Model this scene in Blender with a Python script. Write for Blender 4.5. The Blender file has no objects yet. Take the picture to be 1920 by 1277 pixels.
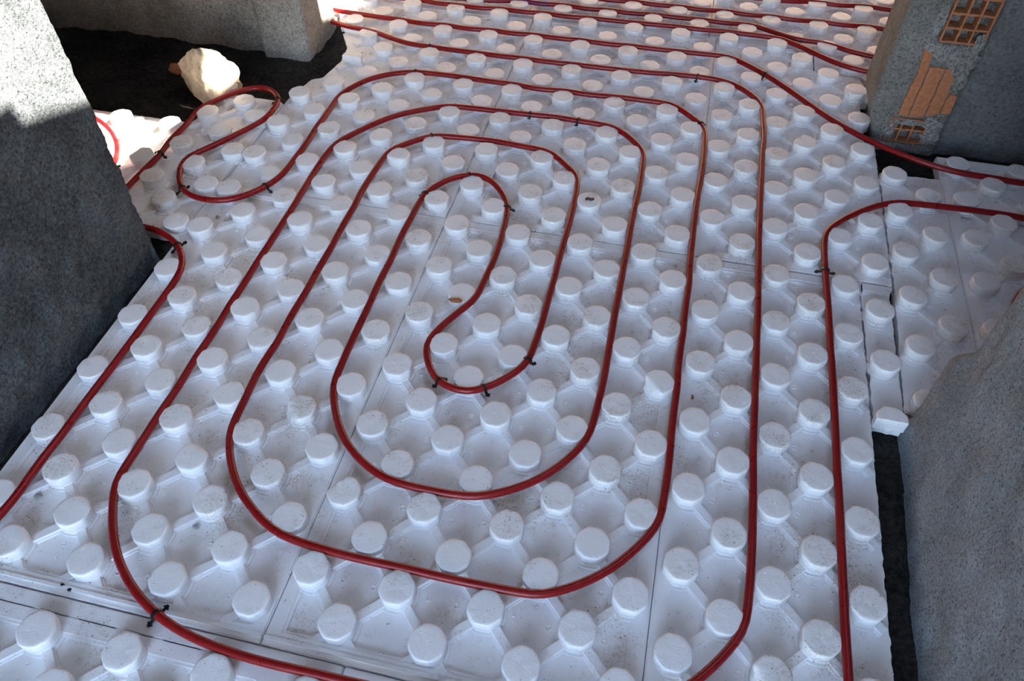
import bpy, bmesh, math, random
from mathutils import Vector, Matrix, noise

random.seed(7)
SC = bpy.context.scene
COL = SC.collection
P = 0.085            # stud pitch in metres: the site is laid out on this grid (u right, v away, z up)
Z0 = 0.70            # floor lies 0.70 pitches below the stud tops
def V(u, v, z=0.0): return Vector((u*P, v*P, (z+Z0)*P))

# ------------------------------------------------------------------ camera
R = ((0.9744250389357872, 0.22470135244897668, 0.0022684141134802355),
     (0.17085398868812085, -0.7342816198121669, -0.6569927072315037),
     (-0.1459614950743824, 0.6405777119238708, -0.7538935183048265))
cam_d = bpy.data.cameras.new('camera'); cam = bpy.data.objects.new('camera', cam_d); COL.objects.link(cam)
cam_d.sensor_width = 36.0; cam_d.lens = 1461.1/1920*36.0; cam_d.clip_start = 0.02; cam_d.clip_end = 400
loc = V(-3.9872, -10.3777, 16.3534)
cam.matrix_world = Matrix(((R[0][0], -R[1][0], -R[2][0], loc.x), (R[0][1], -R[1][1], -R[2][1], loc.y),
                           (R[0][2], -R[1][2], -R[2][2], loc.z), (0, 0, 0, 1)))
SC.camera = cam

# ------------------------------------------------------------------ light
SUN_C = 1.10         # the sun comes in from the right: it drops 1.1 for every 1.0 it travels left
w = bpy.data.worlds.new('sky'); SC.world = w; w.use_nodes = True
nt = w.node_tree; nt.nodes.clear()
sky = nt.nodes.new('ShaderNodeTexSky'); sky.sky_type = 'NISHITA'; sky.sun_disc = False
sky.sun_elevation = math.atan(SUN_C); sky.sun_rotation = math.pi/2; sky.air_density = 1.0; sky.dust_density = 0.6; sky.ozone_density = 0.7
bg = nt.nodes.new('ShaderNodeBackground'); bg.inputs['Strength'].default_value = 2.15
wo = nt.nodes.new('ShaderNodeOutputWorld')
haze = nt.nodes.new('ShaderNodeMix'); haze.data_type = 'RGBA'; haze.inputs[0].default_value = 0.1
hsv = nt.nodes.new('ShaderNodeHueSaturation'); hsv.inputs['Saturation'].default_value = 0.0
nt.links.new(sky.outputs[0], hsv.inputs['Color']); nt.links.new(sky.outputs[0], haze.inputs[6]); nt.links.new(hsv.outputs[0], haze.inputs[7])
nt.links.new(haze.outputs[2], bg.inputs[0]); nt.links.new(bg.outputs[0], wo.inputs[0])
sd = bpy.data.lights.new('sun', 'SUN'); so = bpy.data.objects.new('sun', sd); COL.objects.link(so)
sd.energy = 74.0; sd.angle = math.radians(0.53); sd.color = (1.0, 0.91, 0.78)
so.rotation_euler = Vector((-1.0, 0.0, -SUN_C)).to_track_quat('-Z', 'Y').to_euler(); so.location = (4, 1, 6)
vs = SC.view_settings
SC.display_settings.display_device = 'sRGB'
vs.view_transform = 'Standard'; vs.look = 'None'; vs.gamma = 1.0; vs.use_curve_mapping = False
vs.exposure = 0.12

# ------------------------------------------------------------------ materials
def new_mat(name):
    m = bpy.data.materials.new(name); m.use_nodes = True
    nt = m.node_tree; nt.nodes.clear()
    out = nt.nodes.new('ShaderNodeOutputMaterial'); b = nt.nodes.new('ShaderNodeBsdfPrincipled')
    nt.links.new(b.outputs[0], out.inputs[0])
    geo = nt.nodes.new('ShaderNodeNewGeometry')
    return m, nt, b, geo.outputs['Position']
def n_noise(nt, pos, scale, detail=4, rough=0.55):
    n = nt.nodes.new('ShaderNodeTexNoise'); n.inputs['Scale'].default_value = scale
    n.inputs['Detail'].default_value = detail; n.inputs['Roughness'].default_value = rough
    nt.links.new(pos, n.inputs['Vector']); return n.outputs['Fac']
def n_vor(nt, pos, scale, feature='F1', out='Distance'):
    n = nt.nodes.new('ShaderNodeTexVoronoi'); n.feature = feature; n.inputs['Scale'].default_value = scale
    nt.links.new(pos, n.inputs['Vector']); return n.outputs[out]
def n_map(nt, val, a, b, c=0.0, d=1.0):
    n = nt.nodes.new('ShaderNodeMapRange'); n.inputs['From Min'].default_value = a; n.inputs['From Max'].default_value = b
    n.inputs['To Min'].default_value = c; n.inputs['To Max'].default_value = d; n.clamp = True
    nt.links.new(val, n.inputs['Value']); return n.outputs['Result']
def n_math(nt, op, a, b):
    n = nt.nodes.new('ShaderNodeMath'); n.operation = op
    for i, x in enumerate((a, b)):
        if isinstance(x, (int, float)): n.inputs[i].default_value = x
        else: nt.links.new(x, n.inputs[i])
    return n.outputs[0]
def n_mix(nt, fac, a, b):
    n = nt.nodes.new('ShaderNodeMix'); n.data_type = 'RGBA'
    if isinstance(fac, (int, float)): n.inputs[0].default_value = fac
    else: nt.links.new(fac, n.inputs[0])
    for i, x in ((6, a), (7, b)):
        if isinstance(x, tuple): n.inputs[i].default_value = (*x, 1)
        else: nt.links.new(x, n.inputs[i])
    return n.outputs[2]
def n_bump(nt, b, height, strength, dist):
    n = nt.nodes.new('ShaderNodeBump'); n.inputs['Strength'].default_value = strength; n.inputs['Distance'].default_value = dist
    nt.links.new(height, n.inputs['Height']); nt.links.new(n.outputs[0], b.inputs['Normal'])

def mat_foam():
    m, nt, b, pos = new_mat('white_foam')
    patch = n_map(nt, n_noise(nt, pos, 9, 5, 0.62), 0.52, 0.67)
    fine = n_map(nt, n_noise(nt, pos, 160, 4, 0.65), 0.46, 0.66)
    stain = n_math(nt, 'MULTIPLY', patch, n_math(nt, 'ADD', n_math(nt, 'MULTIPLY', fine, 0.5), 0.15))
    c = n_mix(nt, stain, (0.915, 0.905, 0.905), (0.52, 0.42, 0.31))
    # grit: scattered small dark grains, denser where it is dusty
    def grit(scale, lo, hi, keep):
        d = n_map(nt, n_vor(nt, pos, scale), lo, hi, 1, 0)
        sep = nt.nodes.new('ShaderNodeSeparateColor'); nt.links.new(n_vor(nt, pos, scale, out='Color'), sep.inputs[0])
        k = n_map(nt, n_math(nt, 'ADD', sep.outputs[0], n_math(nt, 'MULTIPLY', patch, 0.20)), keep, keep+0.02)
        return n_math(nt, 'MULTIPLY', d, k)
    c = n_mix(nt, grit(150, 0.14, 0.26, 0.985), c, (0.15, 0.13, 0.12))
    c = n_mix(nt, grit(330, 0.2, 0.36, 0.978), c, (0.22, 0.17, 0.13))
    nt.links.new(c, b.inputs['Base Color'])
    b.inputs['Roughness'].default_value = 0.42; b.inputs['Specular IOR Level'].default_value = 0.4
    h = n_math(nt, 'ADD', n_math(nt, 'MULTIPLY', n_noise(nt, pos, 70, 3), 0.8), n_math(nt, 'MULTIPLY', n_vor(nt, pos, 420), 0.35))
    n_bump(nt, b, h, 0.35, 0.0022)
    return m
def mat_wall(name, lo, hi, pit, scale=130, bump=0.9, dist=0.004, pits=0.5):
    m, nt, b, pos = new_mat(name)
    g = n_noise(nt, pos, scale, 6, 0.7); big = n_noise(nt, pos, 7, 4, 0.6)
    v = n_math(nt, 'ADD', n_math(nt, 'MULTIPLY', g, 0.6), n_math(nt, 'MULTIPLY', big, 0.4))
    c = n_mix(nt, n_map(nt, v, 0.40, 0.62), lo, hi)
    pf = n_map(nt, n_noise(nt, pos, scale*1.5, 3, 0.6), 0.57, 0.66)
    c = n_mix(nt, n_math(nt, 'MULTIPLY', pf, pits), c, pit)
    nt.links.new(c, b.inputs['Base Color']); b.inputs['Roughness'].default_value = 0.95
    b.inputs['Specular IOR Level'].default_value = 0.15
    h = n_math(nt, 'ADD', n_math(nt, 'MULTIPLY', g, 1.0), n_math(nt, 'MULTIPLY', pf, -0.5))
    n_bump(nt, b, h, bump, dist)
    return m
def mat_plain(name, col, rough=0.6, var=0.0, vscale=60, bump=0.0, spec=0.3, coat=0.0):
    m, nt, b, pos = new_mat(name)
    if var:
        f = n_map(nt, n_noise(nt, pos, vscale, 5, 0.65), 0.3, 0.7)
        c = n_mix(nt, f, tuple(x*(1-var) for x in col), tuple(min(1, x*(1+var)) for x in col))
        nt.links.new(c, b.inputs['Base Color'])
        if bump: n_bump(nt, b, n_noise(nt, pos, vscale*2, 5, 0.7), bump, 0.003)
    else: b.inputs['Base Color'].default_value = (*col, 1)
    b.inputs['Roughness'].default_value = rough; b.inputs['Specular IOR Level'].default_value = spec
    b.inputs['Coat Weight'].default_value = coat; b.inputs['Coat Roughness'].default_value = 0.12
    return m
FOAM = mat_foam()
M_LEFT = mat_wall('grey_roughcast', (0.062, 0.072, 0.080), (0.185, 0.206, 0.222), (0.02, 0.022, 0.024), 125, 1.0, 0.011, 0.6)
M_BACK = mat_wall('brown_grey_render', (0.21, 0.195, 0.175), (0.42, 0.39, 0.35), (0.03, 0.03, 0.03), 110)
M_FRONT = mat_wall('pale_cement_render', (0.20, 0.226, 0.252), (0.39, 0.43, 0.47), (0.05, 0.05, 0.052), 150, 0.9, 0.005, 0.7)
M_PIL = mat_wall('grey_cement_render', (0.15, 0.146, 0.137), (0.29, 0.28, 0.262), (0.07, 0.07, 0.07), 110, 0.9, 0.006, 0.6)
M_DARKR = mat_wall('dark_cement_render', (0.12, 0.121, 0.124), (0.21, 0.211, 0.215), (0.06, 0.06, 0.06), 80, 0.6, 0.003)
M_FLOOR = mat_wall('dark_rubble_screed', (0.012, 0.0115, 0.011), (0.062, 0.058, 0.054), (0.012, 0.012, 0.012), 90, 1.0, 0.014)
M_CEIL = mat_wall('ceiling_concrete', (0.34, 0.33, 0.32), (0.44, 0.43, 0.42), (0.2, 0.2, 0.2), 30, 0.3, 0.003)
M_MORTAR = mat_wall('rough_mortar', (0.22, 0.215, 0.205), (0.46, 0.45, 0.43), (0.06, 0.06, 0.06), 100, 1.0, 0.007)
M_BRICK = mat_plain('orange_clay_brick', (0.42, 0.17, 0.085), 0.9, 0.22, 90, 0.5, 0.15)
M_STONE = mat_plain('cream_limestone', (0.52, 0.42, 0.31), 0.85, 0.42, 30, 1.0, 0.2)
M_BOUNCE = mat_plain('warm_bounce_earth', (0.315, 0.19, 0.105), 0.95, 0.2, 3)  # warm tone for the terrace and bank added as reflectors
M_GROUND = mat_plain('grey_soil', (0.22, 0.22, 0.20), 0.95, 0.2, 1)
M_CLIP = mat_plain('black_plastic', (0.008, 0.008, 0.009), 0.35, 0, spec=0.5)
M_TAPE = mat_plain('purple_tape', (0.16, 0.004, 0.06), 0.35, 0, spec=0.5)
M_DARKP = mat_plain('dark_grey_stone', (0.10, 0.10, 0.10), 0.9, 0.3, 200)
M_GREYP = mat_plain('light_grey_stone', (0.42, 0.42, 0.42), 0.9, 0.3, 200)
def mat_pipe():
    m, nt, b, pos = new_mat('red_pipe')
    f = n_map(nt, n_noise(nt, pos, 14, 5, 0.7), 0.45, 0.75)
    c = n_mix(nt, f, (0.235, 0.004, 0.006), (0.29, 0.014, 0.014))
    nt.links.new(c, b.inputs['Base Color'])
    r = n_map(nt, n_noise(nt, pos, 50, 4, 0.7), 0.3, 0.7, 0.24, 0.42)
    nt.links.new(r, b.inputs['Roughness']); b.inputs['Specular IOR Level'].default_value = 0.36
    return m
M_PIPE = mat_pipe()

# ------------------------------------------------------------------ helpers
def link_mesh(name, verts, faces, mat, parent=None, smooth=None, mats=None, idx=None):
    me = bpy.data.meshes.new(name); me.from_pydata([tuple(v) for v in verts], [], faces); me.update()
    for mm in (mats or [mat]): me.materials.append(mm)
    if idx: 
        for p, i in zip(me.polygons, idx): p.material_index = i
    if smooth is not None:
        for p in me.polygons: p.use_smooth = True
        if smooth < 179: me.set_sharp_from_angle(angle=math.radians(smooth))
    o = bpy.data.objects.new(name, me); COL.objects.link(o)
    if parent: o.parent = parent
    return o
def empty(name, loc):
    o = bpy.data.objects.new(name, None); COL.objects.link(o); o.location = loc; o.empty_display_size = 0.02; return o
def tag(o, label, cat, group=None):
    o['label'] = label; o['category'] = cat
    if group: o['group'] = group
    return o
class MB:
    def __init__(s): s.v = []; s.f = []
    def add(s, verts, faces):
        n = len(s.v); s.v += verts; s.f += [tuple(i+n for i in f) for f in faces]
    def prism(s, poly, z0, z1):
        n = len(poly)
        s.add([V(a, b, z0) for a, b in poly]+[V(a, b, z1) for a, b in poly],
              [tuple(range(n))[::-1], tuple(range(n, 2*n))]+[(i, (i+1) % n, n+(i+1) % n, n+i) for i in range(n)])
    def strip(s, a, b, prof):                    # a profile of (offset, z) swept straight from a to b
        d = Vector((b[0]-a[0], b[1]-a[1])).normalized(); nx, ny = -d.y, d.x; k = len(prof); vs = []
        for p in (a, b):
            for o, z in prof: vs.append(V(p[0]+nx*o, p[1]+ny*o, z))
        s.add(vs, [(i, i+1, k+i+1, k+i) for i in range(k-1)]+[tuple(range(k)), tuple(range(2*k-1, k-1, -1))])
    def build(s, name, mat, parent=None, smooth=None, origin=None):
        vs = s.v
        if origin is not None: vs = [x-origin for x in vs]
        return link_mesh(name, vs, s.f, mat, parent, smooth)
def inside(p, poly):
    x, y = p; c = False; n = len(poly)
    for i in range(n):
        x1, y1 = poly[i]; x2, y2 = poly[(i+1) % n]
        if (y1 > y) != (y2 > y) and x < (x2-x1)*(y-y1)/(y2-y1)+x1: c = not c
    return c

# ------------------------------------------------------------------ the setting
def sstep(a, b, x):
    t = max(0.0, min(1.0, (x-a)/(b-a))); return t*t*(3-2*t)
def rough_wall(name, foot, fine, z1, mat, amp, warp=None, zf=9.0, round_it=0.12, seed=0, step=0.10):
    """closed footprint (list of u,v, anticlockwise); edges whose index is in fine get a fine, rough grid"""
    pts = []; n = len(foot)
    for i in range(n):
        a = Vector(foot[i]); b = Vector(foot[(i+1) % n]); L = (b-a).length
        k = max(1, int(L/step)) if i in fine else max(1, int(L/3))
        for j in range(k): pts.append(a.lerp(b, j/k))
    for _ in range(2):                            # soften the corners
        m = len(pts)
        pts = [pts[i]*0.5+pts[i-1]*0.25+pts[(i+1) % m]*0.25 if (pts[i]-pts[i-1]).length < 0.3 and (pts[i]-pts[(i+1) % m]).length < 0.3 else pts[i] for i in range(m)]
    zs = [-0.75+step*k for k in range(int((zf+0.75)/step)+1)]
    while zs[-1] < z1: zs.append(min(z1, zs[-1]+2.0))
    m = len(pts); verts = []; faces = []
    for z in zs:
        for i in range(m):
            t = (pts[(i+1) % m]-pts[i-1]); nn = Vector((t.y, -t.x))
            if nn.length: nn.normalize()
            q = Vector((pts[i].x, pts[i].y, z))
            d = amp*(noise.fractal(q*0.9+Vector((seed, 0, 0)), 0.9, 2.1, 4)*0.9+0.5*noise.noise(q*5.0)+0.35*noise.noise(q*12.0))
            u, v = pts[i].x+nn.x*d, pts[i].y+nn.y*d
            if warp: u, v = warp(u, v, z)
            verts.append(V(u, v, z))
    for a in range(len(zs)-1):
        for i in range(m):
            faces.append((a*m+i, a*m+(i+1) % m, (a+1)*m+(i+1) % m, (a+1)*m+i))
    faces.append(tuple(range((len(zs)-1)*m, len(zs)*m)))
    o = link_mesh(name, verts, faces, mat, None, 60); o['kind'] = 'structure'; return o
CEIL = 31.0
rough_wall('wall_left', [(-18.95, -40), (-18.95, -4.2), (-18.95, 4.95), (-21.6, 4.95), (-21.6, -40)], {1, 2}, CEIL, M_LEFT, 0.07,
           lambda u, v, z: (u-0.12*sstep(0.6, -0.7, z) if v < 4.8 else u, v+0.10*sstep(0.5, -0.6, z)*0 + (0.05*noise.noise(Vector((u*3, 0, z*2.2))) if v > 4.6 else 0)))
rough_wall('wall_back_left', [(-36, 17.5), (-27, 17.5), (-21.1, 17.5), (-20.95, 17.15), (-18.9, 17.15), (-18.9, 20.0), (-36, 20.0)], {1, 2, 3, 4}, CEIL, M_BACK, 0.05, seed=9)
def warp_pil(u, v, z):
    if v < 16.52 and 4.2 < u < 5.6:              # open cells of the broken bricks
        v += 0.42*max(sstep(3.5, 3.62, z)*sstep(4.2, 4.3, u)*sstep(5.6, 5.5, u), 0.6*sstep(.68, .58, z)*sstep(-.34, -.24, z)*sstep(5.1, 5.0, u))
    if u < 4.2: u -= 0.42*sstep(-0.4, 0.9, z)*(1-sstep(3.4, 4.2, u)) 
    return u, v
wr = rough_wall('wall_back_right', [(15, 18.8), (3.45, 18.8), (3.42, 16.55), (3.6, 16.4), (5.66, 16.4), (5.72, 16.62), (9.5, 16.62), (15, 16.62)], {1, 2, 3, 4, 5}, CEIL, M_PIL, 0.04, warp_pil, seed=21)
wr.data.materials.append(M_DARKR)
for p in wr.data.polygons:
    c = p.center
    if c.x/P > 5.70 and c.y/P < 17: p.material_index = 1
def warp_fr(u, v, z):
    if v > 1.5: v -= 0.72*sstep(2.2, 3.5, z)*sstep(1.5, 3.2, v)
    return u+0.06*sstep(0.4, -0.6, z)*(-1), v
rough_wall('wall_front_right', [(3.22, -40), (3.22, -4.2), (3.42, 3.3), (3.55, 3.48), (6, 3.5), (15, 3.5), (15, -40)][::-1], {2, 3, 4}, CEIL, M_FRONT, 0.05, warp_fr, seed=33)
def slab(name, polys, z0, z1, mat):
    mb = MB()
    for pl in polys: mb.prism(pl, z0, z1)
    o = mb.build(name, mat); o['kind'] = 'structure'; return o
slab('light_cut_header', [[(-40, 45), (45, 45), (45, 46), (-40, 46)]], 8.5, CEIL, M_BACK)     # unseen head added over the far opening to cut its light
slab('wall_far_right', [[(15, -40), (16.5, -40), (16.5, 45), (15, 45)]], -0.75, CEIL, M_BACK)
slab('wall_far_left', [[(-37.5, -40), (-36, -40), (-36, 45), (-37.5, 45)]], -0.75, CEIL, M_BACK)
slab('wall_near_left', [[(-36, -9), (-21.6, -9), (-21.6, -7.5), (-36, -7.5)]], -0.75, CEIL, M_BACK)
# floor: rough screed, a low heap of rubble at the foot of the back wall on the left
fv = []; ff = []; nu = 250; nv = 190
for j in range(nv+1):
    for i in range(nu+1):
        u = -31.0+i*(15.5-(-31.0))/nu; v = -9.0+j*(20.5+9.0)/nv; q = Vector((u, v, 0))
        h = 0.05*noise.fractal(q*1.4, 0.9, 2.0, 4)-0.05
        if u < -17.5: h += 0.30*sstep(15.2, 17.2, v)*sstep(-17.4, -18.4, u)*(0.7+0.6*noise.noise(q*1.1))
        edge = i in (0, nu) or j in (0, nv)
        fv.append(V(u, v, -0.72 if edge else min(-0.72+h, -0.35)))
for j in range(nv):
    for i in range(nu):
        a = j*(nu+1)+i; ff.append((a, a+1, a+nu+2, a+nu+1))
n0 = len(fv)
def quad(poly):
    n = len(fv); fv.extend(V(a, b, -0.72) for a, b in poly); ff.append(tuple(range(n, n+4)))
quad([(-40, -40), (45, -40), (45, -9), (-40, -9)]); quad([(-40, 20.5), (45, 20.5), (45, 46), (-40, 46)])
quad([(-40, -9), (-31, -9), (-31, 20.5), (-40, 20.5)]); quad([(15.5, -9), (45, -9), (45, 20.5), (15.5, 20.5)])
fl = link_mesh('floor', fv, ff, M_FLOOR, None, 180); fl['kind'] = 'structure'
# ceiling slab with a made-up slanting opening, shaped to place the sun patches
def uR(v): return -19.0+(CEIL-(4.8-0.33*(v-4.6)))/SUN_C
def uL(v): return uR(v)-(4.5 if v < 11.4 else 3.0 if v < 16.85 else 5.0)
va, vb, vc, vd, ve, vf = 1.0, 11.35, 13.25, 14.35, 16.9, 24.0
cp = [[(-40, -40), (uL(va), -40), (uL(va), va), (uL(vb), vb), (uL(11.41), 11.41), (uL(16.84), 16.84), (uL(16.86), 16.86), (uL(vf), vf), (uL(vf), 46), (-40, 46)],
      [(uR(va), -40), (45, -40), (45, 46), (uR(vf), 46), (uR(vf), vf), (uR(va), va)],
      [(uL(va), -40), (uR(va), -40), (uR(va), va), (uL(va), va)], [(uL(vf), vf), (uR(vf), vf), (uR(vf), 46), (uL(vf), 46)],
      [(uL(11.41), vb), (uR(vb), vb), (uR(vc), vc), (uL(vc), vc)], [(uL(vd), vd), (uR(vd), vd), (uR(ve), ve), (uL(ve), ve), (uL(16.86), 16.86), (uL(16.84), 16.84)],
      [(uL(vc), vc), (6.3, vc), (5.2, vd), (uL(vd), vd)]]  # filler shaped to keep the sun beam on the stone
slab('ceiling', cp, CEIL, CEIL+0.3, M_CEIL)
# outside: terrace and bank added to bounce warm light in, low ground all round
gd = slab('bounce_terrace', [[(-60, 46), (70, 46), (70, 110), (-60, 110)]], -3, -0.8, M_BOUNCE)
hv = [(-90, 60, -1), (120, 60, -1), (120, 175, 62), (-90, 175, 62), (-90, 260, 62), (120, 260, 62)]
hb = MB(); hb.add([V(*p) for p in hv], [(0, 1, 2, 3), (3, 2, 5, 4)]); bounce_slope = hb.build('bounce_bank', M_BOUNCE); bounce_slope['kind'] = 'structure'  # unseen slope, added to throw warm light onto the far panels
gd2 = slab('outside_ground', [[(-900, -900), (900, -900), (900, 900), (-900, 900)]], -42, -40, M_GROUND)

# ------------------------------------------------------------------ foam panels with studs
BASE = -0.43; RIDGE = -0.325
def octo(r, n=6, rnd=0.17):
    """octagon of half width r with rounded corners, anticlockwise"""
    ap = r/math.cos(math.pi/8); cs = [Vector((ap*math.cos(math.pi/8+k*math.pi/4), ap*math.sin(math.pi/8+k*math.pi/4))) for k in range(8)]
    out = []
    for k in range(8):
        a, b, c = cs[k-1], cs[k], cs[(k+1) % 8]
        p0 = b.lerp(a, rnd*1.6); p1 = b.lerp(c, rnd*1.6)
        for t in (0.0, 0.33, 0.67, 1.0): out.append(p0*(1-t)**2+b*2*t*(1-t)+p1*t*t)
    return out
def stud_mesh(name, seed, rough=0.006, chip=None, top=0.0, rings=True, cut=None):
    prof = [(0.0, .402), (.06, .398), (.150, .392), (.156, .378), (.178, .378), (.184, .394), (.38, .400), (.412, .394), (.425, .376), (.430, .345)]
    prof = [(z if z < .2 else z+top, r) for z, r in prof]
    verts = []; faces = []; m = 32
    for z, r in prof:
        for p in octo(r): verts.append([p.x, p.y, z])
    zt = prof[-1][0]
    for r in (.27, .18, .09):
        for p in octo(r): verts.append([p.x, p.y, zt])
    verts.append([0, 0, zt]); nr = len(prof)+3
    for a in range(nr-1):
        for i in range(m): faces.append((a*m+i, a*m+(i+1) % m, (a+1)*m+(i+1) % m, (a+1)*m+i))
    for i in range(m): faces.append(((nr-1)*m+i, (nr-1)*m+(i+1) % m, nr*m))
    for v in verts:
        q = Vector((v[0]*4+seed*7.3, v[1]*4, v[2]*4))
        k = sstep(.3, .42, v[2])
        v[2] += rough*k*(noise.noise(q*1.6)+0.8*noise.noise(q*4.1))
        s = 1+0.012*noise.noise(q*1.3); v[0] *= s; v[1] *= s
        if chip:                                  # a broken rim
            ang, depth, wid = chip; d = Vector((v[0], v[1])).dot(Vector((math.cos(ang), math.sin(ang))))
            e = d-(.40-wid)+0.05*noise.noise(q*3)
            if e > 0 and v[2] > .2: v[2] -= depth*sstep(0, wid, e)+0.02*noise.noise(q*6); v[0] -= math.cos(ang)*e*0.45; v[1] -= math.sin(ang)*e*0.45
        if cut is not None and v[1] < cut: v[1] = cut+0.02*noise.noise(q*5)
    if rings:                                     # small moulded rings on the top face
        for (cx, cy) in ((0, 0), (.2, .19), (-.2, .19), (.2, -.19), (-.2, -.19)):
            n = len(verts)
            for k in range(8):
                c, s = math.cos(k*math.pi/4), math.sin(k*math.pi/4)
                for rr, zz in ((.034, -.004), (.027, .005), (.02, -.004)): verts.append([cx+rr*c, cy+rr*s, zt+zz])
            for k in range(8):
                a = n+k*3; b = n+((k+1) % 8)*3
                faces += [(a, b, b+1, a+1), (a+1, b+1, b+2, a+2)]
    me = bpy.data.meshes.new(name); me.from_pydata([(x*P, y*P, z*P) for x, y, z in verts], [], faces); me.update()
    me.materials.append(FOAM)
    for p in me.polygons: p.use_smooth = True
    me.set_sharp_from_angle(angle=math.radians(50))
    return me
STUDS = [stud_mesh('stud', k, 0.006+0.003*(k % 3), None, 0, k % 2 == 0) for k in range(8)]
CHIPS = [stud_mesh('stud', 20+k, 0.012, (a, d, wd), 0, False) for k, (a, d, wd) in enumerate(((-.3, .07, .15), (-1.6, .09, .17), (1.2, .06, .15), (-2.4, .10, .2), (2.5, .07, .16)))]
LOW = stud_mesh('stud', 40, 0.02, None, -.16, False)
HALF = stud_mesh('stud', 44, 0.01, None, 0, False, cut=-.06)
RPROF = [(-.155, BASE-.01), (-.145, BASE+.04), (-.118, BASE+.045), (-.098, RIDGE), (.098, RIDGE), (.118, BASE+.045), (.145, BASE+.04), (.155, BASE-.01)]
ALL_STUDS = []
def jag(poly, jagged, amp=0.035):
    out = []
    for i in range(len(poly)):
        a = Vector(poly[i]); b = Vector(poly[(i+1) % len(poly)]); out.append(tuple(a))
        if i in jagged:
            k = int((b-a).length/0.09); n = Vector((-(b-a).y, (b-a).x)).normalized()
            for j in range(1, k):
                q = a.lerp(b, j/k); d = amp*(noise.noise(Vector((q.x*4, q.y*4, 3)))+0.7*noise.noise(Vector((q.x*11, q.y*11, 7)))); out.append(tuple(q+n*d))
    return out
def panel(label, cols, rows, off, poly, jagged=(), bands=(), parity=0, drop=(), special={}, add=(), mid=None):
    """bands: (edge 'l','r','n','f', position, from, to, bead) raised borders; add: studs off the grid"""
    us = [p[0] for p in poly]; vs_ = [p[1] for p in poly]
    base = V(min(us), min(vs_), -0.70)
    t = tag(empty('insulation_panel', base), label, 'insulation panel', 'white studded foam panels')
    pj = jag(poly, jagged)
    mb = MB(); mb.prism(pj, -0.70, BASE)
    studs = [(i, j, i+off[0], j+off[1]) for i in range(cols[0], cols[1]+1) for j in range(rows[0], rows[1]+1) if (i+j) % 2 == parity and (i, j) not in drop]
    studs += [(None, None, a, b) for a, b in add]
    studs = [s for s in studs if inside((s[2], s[3]), poly) or (s[0], s[1]) in special]
    present = {(st[0], st[1]) for st in studs}
    for (i, j, u, v) in studs:
        fo = []
        for p in octo(.455): 
            q = Vector((u+p.x, v+p.y)); k = 1.0
            while not inside((u+p.x*k, v+p.y*k), poly) and k > 0.3: k -= 0.06
            fo.append((u+p.x*k, v+p.y*k))
        mb.prism(fo, BASE-.02, BASE+.045)
        for sx in (-1, 1):
            for sy in (-1, 1):
                if i is not None and (i+sx, j+sy) in present:      # one ridge runs from stud to stud
                    if sx > 0: mb.strip((u+sx*.2, v+sy*.2), (u+sx*.8, v+sy*.8), RPROF)
                    continue
                k = 0.51
                while k > 0.2 and not all(inside((u+sx*(k+q), v+sy*(k-q)), poly) for q in (-.12, .12)): k -= 0.03
                if k > 0.33: mb.strip((u+sx*.2, v+sy*.2), (u+sx*k, v+sy*k), RPROF)
    for e, pos, a, b, bead in bands:
        wd = 0.40; s = 1 if e in 'ln' else -1
        def rect(p0, p1, z, a=a, b=b):
            lo, hi = min(p0, p1), max(p0, p1)
            return ([(lo, a), (hi, a), (hi, b), (lo, b)] if e in 'lr' else [(a, lo), (b, lo), (b, hi), (a, hi)])
        e_ = .007 if e in 'lr' else .014
        mb.prism(rect(pos+s*.004, pos+s*wd, 0), BASE-.02-e_, RIDGE-.03+e_)
        mb.prism(rect(pos+s*.03, pos+s*(wd-.07), 0), BASE-.02-e_*2, RIDGE+e_)
        if bead: mb.prism(rect(pos+s*.13, pos+s*.21, 0), BASE-.02, RIDGE+.05)
    rnd = random.Random(int(base.x*1000)+int(base.y*77))
    cu = [s[2] for s in studs]; cv = [s[3] for s in studs]
    for i in range(int(min(us))-1, int(max(us))+2):
        for j in range(int(min(vs_))-1, int(max(vs_))+2):
            if (i+j) % 2 == parity: continue
            for dx, dy, rr in ((0, .36, .055), (-.37, .03, .072), (.37, .05, .072), (0, -.34, .06), (.03, .02, .04)):
                x = i+off[0]+dx+rnd.uniform(-.05, .05); y = j+off[1]+dy+rnd.uniform(-.05, .05)
                if rnd.random() < 0.25 or not inside((x, y), poly) or not inside((x+.15, y), poly) or not inside((x-.15, y), poly): continue
                vv = []; fc = []
                for k in range(10):
                    c, s = math.cos(k*math.pi/5), math.sin(k*math.pi/5)
                    for r2, zz in ((rr, -.003), (rr*.82, .02), (rr*.6, -.003)): vv.append(V(x+r2*c, y+r2*s, BASE+zz))
                for k in range(10):
                    a = k*3; b = ((k+1) % 10)*3; fc += [(a, b, b+1, a+1), (a+1, b+1, b+2, a+2)]
                mb.add(vv, fc)
    mb.build('base_sheet', FOAM, t, 40, base)
    for (i, j, u, v) in studs:
        sp = special.get((i, j)); me = STUDS[rnd.randrange(8)]
        if rnd.random() < 0.045: me = CHIPS[rnd.randrange(5)]
        if sp is not None: me = sp
        o = bpy.data.objects.new('stud', me); COL.objects.link(o); o.parent = t
        o.location = V(u, v, BASE)-base; o.rotation_euler.z = 0 if me in (HALF, ) or me in CHIPS else rnd.choice((0, math.pi/2, math.pi, -math.pi/2))
        if me is HALF: o['label'] = 'stud sliced through by the panel cut'
        elif me in CHIPS: o['label'] = 'stud with a broken rim'
        elif me is LOW: o['label'] = 'stud sliced off low'
        ALL_STUDS.append((u, v))
    return t
def box(u0, u1, v0, v1): return [(u0, v0), (u1, v0), (u1, v1), (u0, v1)]
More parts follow.
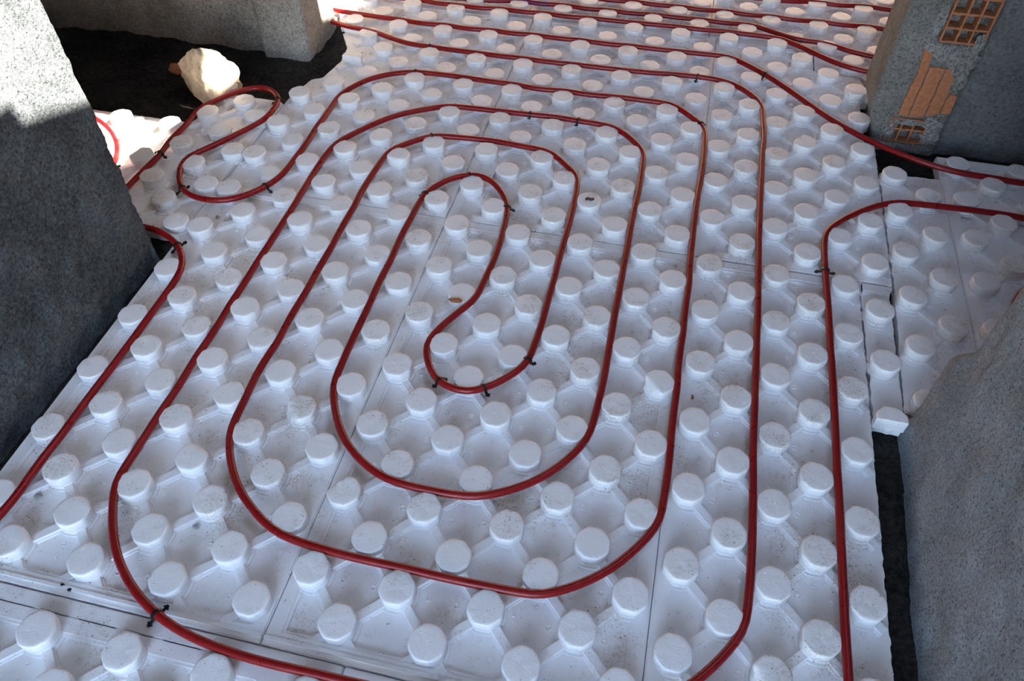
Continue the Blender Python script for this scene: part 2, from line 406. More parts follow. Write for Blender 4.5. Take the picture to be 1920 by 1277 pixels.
def full_bands(u0, u1, v0, v1, near_bead=False, sides='lrnf'):
    out = []
    for e, pos, a, b in (('l', u0, v0, v1), ('r', u1, v0, v1), ('n', v0, u0, u1), ('f', v1, u0, u1)):
        if e in sides: out.append((e, pos, a+.02, b-.02, near_bead and e == 'n'))
    return out
panel('white studded panel along the foot of the grey wall on the left', (-18, -11), (-5, 8), (.01, .057), box(-18.6, -10.51, -5.73, 8.505), (),
      full_bands(-18.6, -10.51, -5.73, 8.50, True))
panel('white studded panel under the innermost pipe loop in the middle', (-10, -3), (-5, 8), (0, 0), box(-10.505, -2.508, -5.73, 8.505), (),
      full_bands(-10.49, -2.52, -5.73, 8.50, True), special={(-3, 3): CHIPS[3], (-8, -4): STUDS[1]})
panel('white studded panel in front right, cut off ragged beside the dark floor gap', (-2, 2), (-5, 8), (.017, -.045), box(-2.5, 2.56, -5.73, 8.48), (1,),
      full_bands(-2.5, 2.56, -5.73, 8.48, True, 'lnf'))
panel('narrow cut strip of white panel, one stud wide, ending in a sliced stud', (3, 3), (3, 7), (-.04, .14), [(2.64, 3.17), (3.42, 3.17), (3.42, 8.47), (2.60, 8.47)], (0, 1, 3),
      [('f', 8.47, 2.62, 3.40, False)], special={(3, 3): HALF})
panel('white cut panel two studs wide behind the pale wall on the right', (4, 5), (3, 14), (-.05, -.06), [(3.46, 3.75), (5.60, 3.75), (5.60, 14.5), (3.62, 14.45), (3.60, 8.6)], (2, 3, 4),
      [('r', 5.60, 3.8, 14.1, False)])
panel('white studded panel at the right edge under the dark wall', (6, 12), (4, 15), (.15, .04), box(5.61, 12.8, 3.75, 15.75), (),
      full_bands(5.61, 12.8, 3.75, 15.75, False, 'lf'), parity=1)
panel('white studded panel beside the wall end at the top left, ragged on its left side', (-18, -11), (9, 22), (0, .08),
      [(-18.55, 8.51), (-10.53, 8.51), (-10.53, 22.6), (-19.0, 22.6), (-19.0, 20.6), (-18.35, 19.4), (-17.75, 18.4), (-17.6, 17.2), (-17.68, 16.8), (-17.85, 15.9), (-18.25, 15.6), (-18.57, 14.1)],
      (3, 4, 5, 6, 7, 8, 9, 10), [('r', -10.54, 8.55, 22.5, False), ('n', 8.53, -18.5, -10.56, False), ('f', 22.6, -18.3, -10.6, False)], special={(-17, 17): HALF, (-16, 16): STUDS[0]})
panel('white studded panel behind the top of the middle loops', (-10, -3), (9, 22), (-.057, .104), box(-10.525, -2.545, 8.51, 22.6), (),
      full_bands(-10.52, -2.55, 8.53, 22.6))
panel('white studded panel left of the broken brick pillar, with a piece broken out beside it', (-2, 5), (9, 22), (-.042, .154),
      [(-2.54, 8.51), (3.55, 8.51), (3.55, 16.1), (3.2, 16.25), (3.2, 18.95), (5.8, 18.98), (5.8, 20.7), (4.0, 20.9), (3.8, 20.1), (3.45, 20.15), (3.3, 20.85), (1.5, 20.85), (1.5, 22.6), (-2.54, 22.6)],
      (1, 2, 3, 4, 5, 6, 7, 8, 9, 10, 11), [('l', -2.53, 8.55, 22.55, False), ('n', 8.53, -2.5, 3.5, False), ('f', 22.6, -2.5, 1.45, False)])
panel('small cut piece of white panel beyond the brick pillar, below the upper right pipes', (2, 4), (21, 22), (-.02, .42),
      [(1.55, 20.93), (3.3, 20.96), (3.6, 20.6), (4.4, 21.0), (4.4, 22.95), (1.55, 22.95)], (0, 1, 2, 4), ())
panel('white studded panel at the upper left edge of the picture behind the long straight pipes', (-18, -11), (23, 29), (-.34, .1), box(-19.0, -10.88, 22.64, 30.6), (), full_bands(-19.0, -10.88, 22.64, 30.6))
panel('white studded panel at the top centre under the purple taped pipe', (-10, -3), (23, 29), (-.34, .1), box(-10.86, -2.86, 22.64, 30.6), (), full_bands(-10.86, -2.86, 22.64, 30.6))
panel('white studded panel at the top right behind the brick pillar', (-2, 5), (23, 29), (-.32, .14), [(-2.84, 22.64), (1.5, 22.64), (1.5, 23.0), (5.3, 23.0), (5.3, 30.6), (-2.84, 30.6)], (),
      [('l', -2.84, 22.66, 30.5, False), ('n', 22.64, -2.8, 1.45, False)], special={(1, 23): LOW})
panel('white studded panel in the nearest left corner below the open joint', (-17, -8), (-9, -6), (-.1, -.58), box(-18.6, -8.6, -10.4, -5.755), (),
      full_bands(-18.6, -8.6, -10.4, -5.755, False, 'lrf')+[('f', -6.1, -18.5, -8.7, False)], parity=1)
panel('white studded panel in the nearest row right of the corner panel, at the bottom edge', (-8, 1), (-9, -6), (.35, -.58), box(-8.57, 2.5, -10.4, -5.755), (),
      full_bands(-8.57, 2.5, -10.4, -5.755, False, 'lrf'), parity=1)
panel('white studded panel in the sunlit doorway beside the stone', (-25, -19), (6, 13), (.17, .06),
      [(-25.9, 5.9), (-18.66, 5.75), (-18.62, 13.75), (-21.2, 13.72), (-21.45, 11.75), (-25.9, 11.7)], (0, 3, 4),
      [('r', -18.64, 5.9, 13.7, False), ('f', 13.74, -21.1, -18.7, False)], parity=1, drop=((-19, 12),), add=((-18.97, 12.22),))

panel('sunlit white panel just showing past the wall end at the upper left', (-26, -19), (21, 29), (-.2, .1), box(-26.8, -19.05, 20.25, 30.6), (), full_bands(-26.8, -19.05, 20.25, 30.6))

mk = MB(); mk.prism([(-.15, .02), (-.07, .10), (.05, .07), (.14, .11), (.16, .0), (.06, -.08), (-.02, -.05), (-.12, -.09)], -.70, -.692)
pn = next(o for o in COL.objects if o.get('label', '').startswith('white studded panel behind the top of the middle'))
mo = mk.build('scuff_mark', M_DARKP, pn); mo.location = V(-6.05, 10.12, 0.012)-pn.location; mo['label'] = 'dark scuff on top of one stud'

# ------------------------------------------------------------------ red heating pipes
PIPES=[[(-21.36,5.85),(-21.36,6.63),(-21.37,7.31),(-21.13,7.97),(-21.11,9.06),(-21.17,10.48),(-21.13,11.19),(-21.09,11.8),(-20.98,12.56),(-20.74,13.25),
 (-20.37,13.86),(-19.8,14.23),(-19.21,14.26),(-18.55,13.77),(-18.34,13.31),(-18.35,12.68),(-18.57,11.91),(-19.05,11.15),(-19.4,10.45),(-19.84,9.68),
 (-20.07,9.09),(-20.13,8.45),(-20.0,7.98),(-19.64,7.51),(-19.12,7.2),(-18.55,7.1),(-17.93,7.15),(-17.37,7.42),(-16.94,7.86),(-16.66,8.36),
 (-16.42,9.12),(-16.33,9.97),(-16.4,10.93),(-16.41,11.94),(-16.41,13.14),(-16.42,14.26),(-16.08,15.46),(-15.53,16.0),(-14.92,16.38),(-14.18,16.63),
 (-13.54,16.71),(-12.79,16.68),(-12.04,16.61),(-11.3,16.56),(-9.83,16.4),(-8.41,16.34),(-7.04,16.44),(-5.68,16.59),(-4.66,16.58),(-3.97,16.42),
 (-3.51,16.35),(-3.07,15.9),(-2.71,15.39),(-2.51,14.74),(-2.47,13.75),(-2.52,12.57),(-2.56,11.36),(-2.59,10.22),(-2.62,9.52),(-2.58,8.24),
 (-2.57,6.81),(-2.56,5.7),(-2.6,4.51),(-2.57,3.54),(-2.58,2.61),(-2.56,1.74),(-2.5,0.8),(-2.49,0.02),(-2.54,-0.73),(-2.67,-1.32),
 (-2.89,-1.87),(-3.19,-2.34),(-3.61,-2.77),(-4.06,-3.15),(-4.6,-3.4),(-5.17,-3.53),(-5.83,-3.6),(-6.56,-3.56),(-7.38,-3.54),(-8.2,-3.54),
 (-8.83,-3.55),(-9.45,-3.57),(-9.95,-3.58),(-10.4,-3.54),(-10.97,-3.43),(-11.54,-3.24),(-12.12,-2.95),(-12.56,-2.61),(-12.93,-2.2),(-13.2,-1.7),
 (-13.44,-1.24),(-13.59,-0.71),(-13.65,-0.08),(-13.65,0.64),(-13.6,1.55),(-13.57,2.43),(-13.6,3.49),(-13.57,4.48),(-13.55,5.69),(-13.54,6.71),
 (-13.62,7.83),(-13.61,8.78),(-13.54,9.99),(-13.36,10.98),(-12.99,11.84),(-12.48,12.35),(-11.9,12.65),(-11.15,12.83),(-10.35,12.81),(-9.53,12.7),
 (-8.65,12.57),(-7.9,12.37),(-7.32,12.02),(-6.86,11.51),(-6.52,10.83),(-6.42,10.07),(-6.44,9.32),(-6.52,8.61),(-6.5,7.58),(-6.49,6.36),
 (-6.48,5.22),(-6.48,4.22),(-6.49,3.53),(-6.53,3.0),(-6.75,2.44),(-7.07,1.93),(-7.47,1.56),(-7.91,1.4),(-8.39,1.41),(-8.82,1.52),
 (-9.2,1.87),(-9.44,2.32),(-9.55,2.82),(-9.46,3.32),(-9.21,3.87),(-8.86,4.52),(-8.59,5.1),(-8.45,5.83),(-8.39,6.48),(-8.38,7.14),
 (-8.41,7.99),(-8.53,9.11),(-8.73,9.73),(-9.09,10.33),(-9.49,10.69),(-9.96,10.83),(-10.39,10.75),(-10.88,10.46),(-11.28,9.91),(-11.52,9.27),
 (-11.61,8.58),(-11.62,7.84),(-11.6,7.42),(-11.61,6.39),(-11.59,5.33),(-11.57,4.33),(-11.55,3.39),(-11.51,2.57),(-11.47,1.91),(-11.56,1.25),
 (-11.41,0.68),(-11.18,0.14),(-10.88,-0.36),(-10.59,-0.74),(-10.16,-1.09),(-9.72,-1.35),(-9.2,-1.53),(-8.63,-1.63),(-8.04,-1.64),(-7.44,-1.59),
 (-6.86,-1.47),(-6.3,-1.28),(-5.84,-1.03),(-5.43,-0.69),(-5.04,-0.24),(-4.73,0.26),(-4.49,0.73),(-4.36,1.32),(-4.35,1.9),(-4.4,2.49),
 (-4.46,3.22),(-4.49,4.13),(-4.5,5.25),(-4.53,6.59),(-4.52,7.79),(-4.55,9.07),(-4.5,10.52),(-4.49,11.7),(-4.52,12.52),(-4.67,13.23),
 (-5.01,13.93),(-5.47,14.45),(-6.09,14.71),(-6.91,14.82),(-7.78,14.8),(-8.77,14.68),(-9.78,14.63),(-10.8,14.58),(-11.61,14.51),(-12.39,14.32),
 (-13.15,14.05),(-13.84,13.59),(-14.45,12.93),(-14.87,12.19),(-15.3,11.52),(-15.5,10.7),(-15.59,9.93),(-15.55,9.22),(-15.48,8.44),(-15.43,7.59),
 (-15.46,6.52),(-15.45,5.58),(-15.44,4.67),(-15.42,3.89),(-15.45,3.14),(-15.4,2.49),(-15.37,1.67),(-15.36,0.94),(-15.34,0.31),(-15.37,-0.3),
 (-15.39,-0.9),(-15.46,-1.48),(-15.45,-2.08),(-15.4,-2.82),(-15.3,-3.3),(-15.11,-3.79),(-14.88,-4.2),(-14.6,-4.58),(-14.25,-4.94),(-13.83,-5.27),
 (-13.35,-5.57),(-12.83,-5.81),(-12.33,-5.96),(-11.79,-6.06),(-11.27,-6.13),(-10.74,-6.16),(-10.14,-6.17),(-9.52,-6.15),(-8.99,-6.13),(-8.54,-6.1),
 (-7.8,-6.09),(-6.69,-6.04),(-5.62,-5.97),(-4.56,-5.85),(-3.53,-5.69),(-2.52,-5.35),(-1.83,-4.94),(-1.3,-4.44),(-1.0,-4.05),(-0.7,-3.5),
 (-0.51,-2.95),(-0.45,-2.46),(-0.45,-1.7),(-0.45,-0.95),(-0.46,-0.0),(-0.51,1.24),(-0.51,2.79),(-0.5,4.01),(-0.5,5.33),(-0.5,6.76),
 (-0.52,8.31),(-0.54,10.0),(-0.52,11.64),(-0.5,13.67),(-0.43,15.34),(-0.45,16.51),(-0.63,17.46),(-0.99,18.14),(-1.48,18.56),(-2.11,18.81),
 (-2.88,18.97),(-3.72,18.84),(-4.89,18.66),(-5.95,18.6),(-7.38,18.54),(-8.82,18.48),(-10.3,18.49),(-11.58,18.51),(-12.95,18.53),(-14.11,18.59),
 (-15.34,18.8),(-16.61,19.04),(-17.48,19.23),(-18.39,19.5),(-19.17,19.76),(-19.95,20.02)],
[(-20.74,5.61),(-20.24,5.73),(-19.82,5.77),(-19.47,5.77),(-19.06,5.71),(-18.54,5.49),(-18.15,5.27),(-17.86,4.98),(-17.66,4.63),(-17.55,4.27),
 (-17.38,3.67),(-17.47,3.19),(-17.52,2.58),(-17.52,1.79),(-17.48,0.98),(-17.48,0.26),(-17.51,-0.38),(-17.58,-1.0),(-17.6,-1.53),(-17.64,-2.15),
 (-17.6,-2.72),(-17.6,-3.23),(-17.62,-3.74),(-17.66,-4.28),(-17.72,-5.14),(-17.78,-5.77)],
[(-20.3,21.17),(-19.63,21.07),(-18.86,20.71),(-17.14,20.53),(-15.45,20.35),(-13.84,20.33),(-12.28,20.38),(-10.73,20.42),(-9.2,20.43),(-7.68,20.42),
 (-6.19,20.45),(-4.72,20.54),(-3.86,20.52),(-2.99,20.62),(-2.19,20.54),(-1.54,20.34),(-0.82,19.87),(-0.12,19.21),(0.56,18.44),(1.21,17.64),
 (1.84,16.93),(2.45,16.3),(3.1,15.83),(3.81,15.38),(4.67,14.99),(5.51,14.6),(6.35,14.39),(7.2,14.33),(8.15,14.31),(9.34,14.39)],
[(-19.26,22.43),(-17.7,22.36),(-16.68,22.34),(-15.6,22.33),(-14.81,22.24),(-13.57,22.22),(-11.97,22.34),(-10.38,22.42),(-8.79,22.41),(-7.24,22.53),
 (-5.7,22.65),(-4.04,22.71),(-2.9,22.74),(-1.78,22.77),(-0.66,22.75),(0.15,22.67),(0.8,22.29),(1.51,21.63),(2.19,21.07),(2.87,20.73),
 (3.55,20.62),(4.16,20.62),(4.95,20.46),(5.93,20.37)],
[(-15.63,23.01),(-13.9,23.1),(-12.81,23.09),(-11.77,23.2),(-10.96,23.26),(-9.75,23.29),(-8.15,23.29),(-6.57,23.32),(-5.4,23.38),(-4.1,23.43),
 (-2.95,23.41),(-1.81,23.4),(-0.82,23.31),(0.07,23.12),(0.81,22.9),(1.53,22.61),(2.24,22.32),(2.94,22.12),(3.64,21.99),(4.43,21.85),
 (5.07,21.78),(6.29,21.64)],
[(-9.94,24.25),(-8.73,24.32),(-7.66,24.3),(-5.91,24.4),(-4.18,24.34),(-3.01,24.4),(-1.84,24.38),(-0.69,24.37),(0.44,24.34),(1.57,24.36),
 (2.69,24.38),(3.8,24.4),(5.07,24.38),(6.39,24.28)],
[(-1.92,26.14),(-0.97,26.15),(0.14,26.14),(1.23,26.19),(2.39,26.18),(3.54,26.28),(4.69,26.35),(5.55,26.34),(6.85,26.33)],
[(8.92,12.37),(7.8,12.42),(6.9,12.48),(6.09,12.52),(5.26,12.52),(4.41,12.41),(3.73,12.27),(3.14,12.02),(2.56,11.61),(2.09,11.13),
 (1.67,10.52),(1.49,9.95),(1.42,9.43),(1.43,8.77),(1.47,8.14),(1.48,7.23),(1.49,6.15),(1.5,5.13),(1.52,4.17),(1.53,3.26),
 (1.51,2.4),(1.51,1.73),(1.52,0.7),(1.53,-0.26),(1.51,-1.16),(1.51,-2.0),(1.52,-2.79),(1.51,-3.82),(1.54,-4.36),(1.58,-5.04),
 (1.64,-5.77),(1.69,-6.46)],
[(-26.12,11.3),(-25.53,11.14),(-24.87,10.86),(-24.43,10.6),(-24.01,10.42),(-23.55,10.14),(-23.18,9.85),(-22.82,9.47),(-22.52,9.04),(-22.36,8.66),
 (-22.31,8.33),(-22.4,7.99),(-22.64,7.72)],
[(6.75,7.05),(6.66,7.76),(6.73,8.39),(6.99,8.93),(7.4,9.42),(8.03,9.94),(8.84,10.56)]]
RP = 0.1; ZP = -0.06
def lay(path):
    """a laid pipe bends smoothly and is squeezed between the studs: relax it against every stud side"""
    org = [p.copy() for p in path]
    near = [[st for st in ALL_STUDS if abs(st[0]-p.x) < .8 and abs(st[1]-p.y) < .8] for p in org]
    for it in range(24):
        q = [path[0]]+[(path[i-1]+path[i]*2+path[i+1])/4 for i in range(1, len(path)-1)]+[path[-1]]
        if it < 22:
            for i, p in enumerate(q):
                for (a, b) in near[i]:
                    x, y = p.x-a, p.y-b
                    best = max(((s*x*cx+s*y*cy), s*cx, s*cy) for s in (1, -1) for cx, cy in ((1, 0), (0, 1), (.7071, .7071), (.7071, -.7071)))
                    d = 0.385+RP-best[0]
                    if d > 0: p = p+Vector((best[1], best[2]))*min(d, .12)*0.35
                e = p-org[i]
                if e.length > .2: p = org[i]+e*(.2/e.length)
                q[i] = p
        path = q
    return path
def spline(pts, step=0.22):
    pts = [Vector(p) for p in pts]; out = []
    for i in range(len(pts)-1):
        a = pts[max(0, i-1)]; b = pts[i]; c = pts[i+1]; d = pts[min(len(pts)-1, i+2)]
        k = max(1, int((c-b).length/step))
        for j in range(k):
            t = j/k; out.append(0.5*((2*b)+(c-a)*t+(2*a-5*b+4*c-d)*t*t+(3*b-a-3*c+d)*t**3))
    out.append(pts[-1]); return out
def tube(mb, path, r, n=14):
    rings = []
    for i, p in enumerate(path):
        t = (path[min(i+1, len(path)-1)]-path[max(i-1, 0)]).normalized(); s = t.cross(Vector((0, 0, 1))).normalized(); u = s.cross(t)
        rings.append([V(*(p+(s*math.cos(2*math.pi*k/n)+u*math.sin(2*math.pi*k/n))*r)) for k in range(n)])
    vs = [v for rg in rings for v in rg]; L = len(path)
    mb.add(vs, [(a*n+k, a*n+(k+1) % n, (a+1)*n+(k+1) % n, (a+1)*n+k) for a in range(L-1) for k in range(n)]+[tuple(range(n))[::-1], tuple(range((L-1)*n, L*n))])
PIPE_PATHS = []
PIPE_LABELS = ['long red heating pipe wound in the nested oval loops across the floor', 'red heating pipe running along the grey wall on the left and curving in behind it',
    'red heating pipe slanting down past the foot of the brick pillar to the right edge', 'red heating pipe crossing its neighbour and ending at the left edge of the brick pillar',
    'red heating pipe passing just behind the broken panel piece, with purple tape on it', 'straight red heating pipe at the top right, second from the top edge', 'straight red heating pipe at the top right corner, topmost of the runs',
    'red heating pipe turning at the right edge and running down the right panel', 'short curve of red heating pipe in the sunlit patch by the left wall end', 'bit of red heating pipe showing above the pale wall at the right edge']
ZEXT = {8: 0.0}
for k, raw in enumerate(PIPES):
    path = spline(raw)
    path = lay(path)
    path = [Vector((p.x, p.y, ZP)) for p in path]
    if k == 3:                                    # crosses over its neighbour where they meet
        path = [Vector((p.x, p.y, ZP+0.0)) for p in path]
    PIPE_PATHS.append(path)
    mb = MB(); tube(mb, path, RP)
    o = mb.build('heating_pipe', M_PIPE, None, 60, None)
    tag(o, PIPE_LABELS[k], 'pipe', 'red heating pipes')
    if k == 4:
        near = [p for p in path if -11.9 < p.x < -10.0]
        if len(near) > 2:
            mb = MB(); tube(mb, near, RP*1.06); tp = mb.build('marking_tape', M_TAPE, o, 60); tp['label'] = 'purple tape wrapped round the pipe'

# ------------------------------------------------------------------ black pipe clips
CLIP_LABELS = ['black pipe clip at the left top of the outer loop, near the wall end', 'black pipe clip on the second straight run from the loops, above a stained stud', 'black pipe clip on the outer loop near its upper right bend',
    'black pipe clip on the slanting pipe near the upper right, its tail sticking out', 'black pipe clip at the upper right bend of the second loop', 'black pipe clip on top of the middle loop, left one of a pair', 'black pipe clip on top of the middle loop, right one of a pair',
    'black pipe clip at the top of the third loop', 'black pipe clip at the crown of the innermost loop', 'black pipe clip on the left shoulder of the innermost loop', 'black pipe clip on the right side of the innermost loop',
    'black pipe clip on the right of the bottom bend of the innermost loop', 'black pipe clip on the left of the bottom bend of the innermost loop', 'black pipe clip at the lowest point of the innermost bend',
    'black pipe clip by the corner of the grey left wall', 'black pipe clip below the sunlit patch by the left wall', 'black pipe clip at the small bend right of the stone', 'black pipe clip at the left end of the small side loop',
    'black pipe clip at the lower right of the small side loop', 'large black pipe clip nearest to the viewer at the lower left', 'black pipe clip on the right pipe below its bend', 'black pipe clip half hidden at the edge of the left wall in the sun']
CLIPS=[(-14.28,16.79),(-14.18,18.73),(-3.02,18.81),(-0.43,19.75),(-2.64,15.48),(-8.99,14.71),(-7.08,14.87),(-12.25,12.67),(-10.35,10.83),(-11.57,9.14),
 (-8.58,9.18),(-6.55,3.0),(-8.89,1.66),(-7.51,1.61),(-17.99,5.07),(-21.16,9.25),(-18.48,13.49),(-19.59,7.56),(-16.76,8.48),(-12.85,-5.84),
 (1.45,8.47),(-22.4,8.42)]
def clip(pos, label, seed):
    rnd = random.Random(seed); best = None
    for path in PIPE_PATHS:
        for i in range(1, len(path)-1):
            d = (Vector((path[i].x, path[i].y))-Vector(pos)).length
            if best is None or d < best[0]: best = (d, path[i], (path[i+1]-path[i-1]).normalized())
    c, t = best[1], best[2]; s = t.cross(Vector((0, 0, 1))).normalized(); up = Vector((0, 0, 1))
    base = V(c.x, c.y, c.z)
    root = tag(empty('pipe_clip', base), label, 'pipe clip', 'black pipe clips')
    tw = rnd.uniform(-.25, .25); t = (t+s*tw).normalized(); s2 = t.cross(up).normalized()
    # the bow over the pipe
    arc = []
    for k in range(15):
        a = math.radians(-35+250*k/14); arc.append((s2*math.cos(a)+up*math.sin(a))*1.0)
    mb = MB(); vs = []
    for q in arc:
        for r, o in ((RP+.004, -.035), (RP+.034, -.035), (RP+.034, .035), (RP+.004, .035)):
            z = q*r+t*o; vs.append(Vector((z.x, z.y, z.z))*P)
    mb.add(vs, [(a*4+k, a*4+(k+1) % 4, (a+1)*4+(k+1) % 4, (a+1)*4+k) for a in range(14) for k in range(4)]+[(3, 2, 1, 0), (56, 57, 58, 59)])
    mb.build('clip_bow', M_CLIP, root)
    for sd_ in (1, -1):                           # barbed ends
        q = arc[0] if sd_ == 1 else arc[-1]
        p0 = q*(RP+.02); d = (s2*sd_*0.75+up*(-.35 if sd_ == 1 else rnd.uniform(-.3, .4))).normalized()
        mb = MB()
        def bar(a, b, w1, w2):
            dd = (b-a).normalized(); e = dd.cross(up).normalized(); g = e.cross(dd); vv = []
            for p, ww in ((a, w1), (b, w2)):
                for x, y in ((-1, -1), (1, -1), (1, 1), (-1, 1)): vv.append((p+e*x*ww+g*y*ww*.7)*P)
            mb.add(vv, [(0, 1, 2, 3)[::-1], (4, 5, 6, 7), (0, 1, 5, 4), (1, 2, 6, 5), (2, 3, 7, 6), (3, 0, 4, 7)])
        L = rnd.uniform(.11, .18)
        bar(p0, p0+d*L, .03, .026); tip = p0+d*L
        bar(tip-d*.02+t*.02, tip+t*.075-d*.045, .03, .012); bar(tip-d*.02-t*.02, tip-t*.075-d*.045, .03, .012); bar(tip-d*.03, tip+d*.035, .04, .028)
        mb.build('barb', M_CLIP, root)
for k, (pos, lab) in enumerate(zip(CLIPS, CLIP_LABELS)): clip(pos, lab, k)

# ------------------------------------------------------------------ broken bricks in the pillar end (parts of that wall)
def on_wall(u, z, d=0.0): return V(u, 16.36-d, z)
def plate(poly, d0, d1, name, mat):
    n = len(poly); vs = [on_wall(a, b, d0) for a, b in poly]+[on_wall(a, b, d1) for a, b in poly]
    return link_mesh(name, vs, [tuple(range(n)), tuple(range(2*n-1, n-1, -1))]+[(i, (i+1) % n, n+(i+1) % n, n+i) for i in range(n)], mat, wr)
def rag(poly, amp=.05):
    out = []
    for i in range(len(poly)):
        a = Vector(poly[i]); b = Vector(poly[(i+1) % len(poly)]); k = max(1, int((b-a).length/.1))
        for j in range(k):
            q = a.lerp(b, j/k); out.append((q.x+amp*noise.noise(Vector((q.x*7, q.y*7, 1))), q.y+amp*noise.noise(Vector((q.x*7, q.y*7, 5)))))
    return out
for poly in ([(3.95, .78), (4.28, .76), (4.28, 2.62), (4.2, 3.2), (3.92, 3.28), (4.02, 2.4), (3.97, 1.5)],
             [(4.32, .76), (4.80, .82), (4.80, 2.66), (4.32, 2.68)], [(4.84, .84), (5.24, .98), (5.22, 2.35), (4.95, 2.7), (4.84, 2.66)],
             [(5.28, 1.0), (5.60, 1.04), (5.58, 1.72), (5.32, 1.78), (5.28, 1.5)]):
    plate(rag(poly, .04), -.12, .03, 'brick_face', M_BRICK)
def holes(us, zs, t, depth, drop=(), z_skew=0.0):
    """an end view of hollow clay brick: thin walls around open cells"""
    for i in range(len(us)):
        if ('v', i) in drop: continue
        link = rag([(us[i]-t, zs[0]), (us[i]+t, zs[0]), (us[i]+t, zs[-1]), (us[i]-t, zs[-1])], .02); plate(link, -.40, depth, 'brick_web', M_BRICK)
    for j in range(len(zs)):
        link = rag([(us[0], zs[j]-t), (us[-1], zs[j]-t), (us[-1], zs[j]+t), (us[0], zs[j]+t)], .02); plate(link, -.40, depth-.01, 'brick_web', M_BRICK)
holes([4.27, 4.73, 5.15, 5.58], [3.58, 4.04, 4.52, 5.04, 5.6], .032, .03)
holes([3.85, 4.24, 4.64, 5.06], [-.28, .22, .62], .028, .02)
def blob(name, c, size, mat, seed, parent=None, sub=3, amp=.3, freq=1.6):
    bm = bmesh.new(); bmesh.ops.create_icosphere(bm, subdivisions=sub, radius=1.0)
    for v in bm.verts:
        q = v.co.copy(); k = 1+amp*noise.fractal(q*freq+Vector((seed*3.1, 0, 0)), 0.8, 2.0, 3)
        v.co = Vector((q.x*size[0]*k, q.y*size[1]*k, q.z*size[2]*k))*P
    me = bpy.data.meshes.new(name); bm.to_mesh(me); bm.free(); me.materials.append(mat)
    for p in me.polygons: p.use_smooth = True
    me.set_sharp_from_angle(angle=math.radians(35))
    o = bpy.data.objects.new(name, me); COL.objects.link(o); o.location = V(*c)
    if parent: o.parent = parent
    return o
for k, (u, z, a, b) in enumerate(((5.25, 2.95, .42, .5), (4.75, 3.15, .5, .28), (5.45, 2.3, .2, .35), (4.4, .52, .5, .12), (5.2, .55, .35, .22), (5.3, 0.05, .3, .3), (4.0, -.5, .5, .16), (4.9, -.5, .6, .16), (5.5, 3.6, .16, .3), (4.25, 3.3, .3, .16), (4.05, 4.2, .16, .5), (3.9, 0.1, .12, .3))):
    blob('mortar_patch', (u, 16.40, z), (a, .13, b), M_MORTAR, k, wr, 4, .35, 2.2)

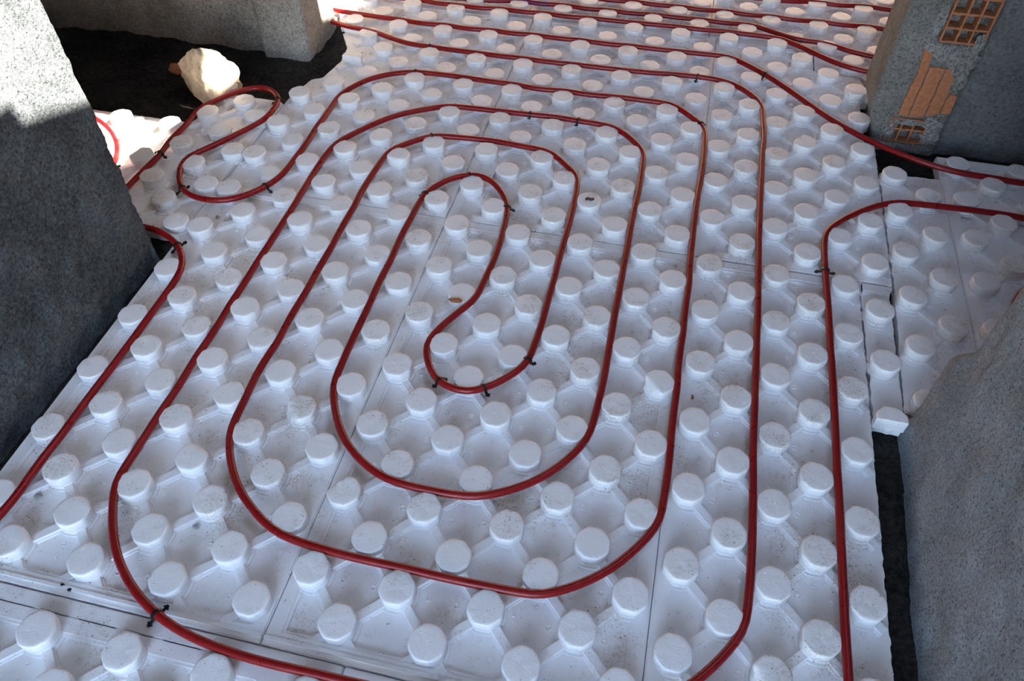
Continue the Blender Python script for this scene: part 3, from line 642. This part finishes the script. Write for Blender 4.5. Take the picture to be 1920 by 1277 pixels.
# ------------------------------------------------------------------ stone and crumbs
def stone():
    bm = bmesh.new()
    pts = [(-1.30, .45, .0), (-1.42, .35, 1.0), (-1.15, .1, 1.42), (-.95, .05, .0), (-.15, -.55, .0), (.28, -.78, .05), (.42, -.80, .55), (1.05, -.40, .25), (1.32, -.05, .8), (1.25, .15, 1.3), (.85, .05, 1.75),
           (.2, -.1, 2.05), (-.3, .0, 2.08), (-.8, .1, 1.7), (.05, -.62, 1.25), (-.55, -.25, .9), (.7, -.55, 1.05), (-1.0, .9, .1), (.8, .8, .1), (.7, .7, 1.3), (-.6, .85, 1.5), (0, .8, 1.7)]
    for p in pts: bm.verts.new(Vector(p))
    r = bmesh.ops.convex_hull(bm, input=bm.verts)
    bmesh.ops.delete(bm, geom=[g for g in r['geom_interior'] if isinstance(g, bmesh.types.BMVert)], context='VERTS')
    bmesh.ops.triangulate(bm, faces=bm.faces)
    bmesh.ops.subdivide_edges(bm, edges=bm.edges, cuts=5, use_grid_fill=True)
    for _ in range(1): bmesh.ops.smooth_vert(bm, verts=bm.verts, factor=.3, use_axis_x=True, use_axis_y=True, use_axis_z=True)
    bm.normal_update()
    for v in bm.verts:
        q = v.co.copy(); v.co += v.normal*(.12*noise.fractal(q*2.0, .7, 2.2, 5)-.05*max(0, noise.noise(q*1.4+Vector((5, 0, 0))))) 
    zmin = min(v.co.z for v in bm.verts)
    for v in bm.verts: v.co = Vector((v.co.x, v.co.y, v.co.z-zmin))*P
    me = bpy.data.meshes.new('stone'); bm.to_mesh(me); bm.free(); me.materials.append(M_STONE)
    for p in me.polygons: p.use_smooth = True
    me.set_sharp_from_angle(angle=math.radians(28))
    o = bpy.data.objects.new('stone', me); COL.objects.link(o); o.location = V(-21.65, 13.85, -.72)
    tag(o, 'cream coloured stone lying on the dark floor beside a red pipe, half in the sun', 'stone')
stone()
tag(blob('brick_fragment', (-24.0, 15.3, -.52), (.42, .25, .2), M_BRICK, 3), 'reddish brick fragment on the dark floor left behind the stone', 'brick fragment')
tag(blob('brick_chip', (-9.09, 4.62, .03), (.2, .1, .04), M_BRICK, 5, None, 2), 'orange brick chip on top of a stud beside the inner pipe curve', 'brick chip')
for nm, c, s, m, lab in (('crumb', (-2.08, 2.98, -.39), (.05, .08, .04), M_BRICK, 'brown crumb between studs right of the middle'), ('crumb', (-15.32, -5.52, -.29), (.06, .035, .03), M_CLIP, 'black crumb left on the joint at the lower left, nearer the wall'),
                         ('crumb', (-15.1, -5.58, -.29), (.06, .04, .03), M_CLIP, 'black crumb right on the joint at the lower left'), ('pebble', (-12.22, 15.88, -.37), (.13, .11, .06), M_STONE, 'pale pebble near the stained studs at the top left'),
                         ('pebble', (-17.3, -3.62, -.39), (.11, .07, .04), M_GREYP, 'grey pebble between studs by the left wall'), ('pebble', (-13.18, -3.51, -.39), (.08, .06, .04), M_GREYP, 'grey pebble beside the brown stain at the lower left'),
                         ('pebble', (-17.9, 6.9, -.39), (.07, .07, .05), M_GREYP, 'grey pebble below the small side loop')):
    tag(blob(nm, c, s, m, int(c[0]*10), None, 2), lab, nm)
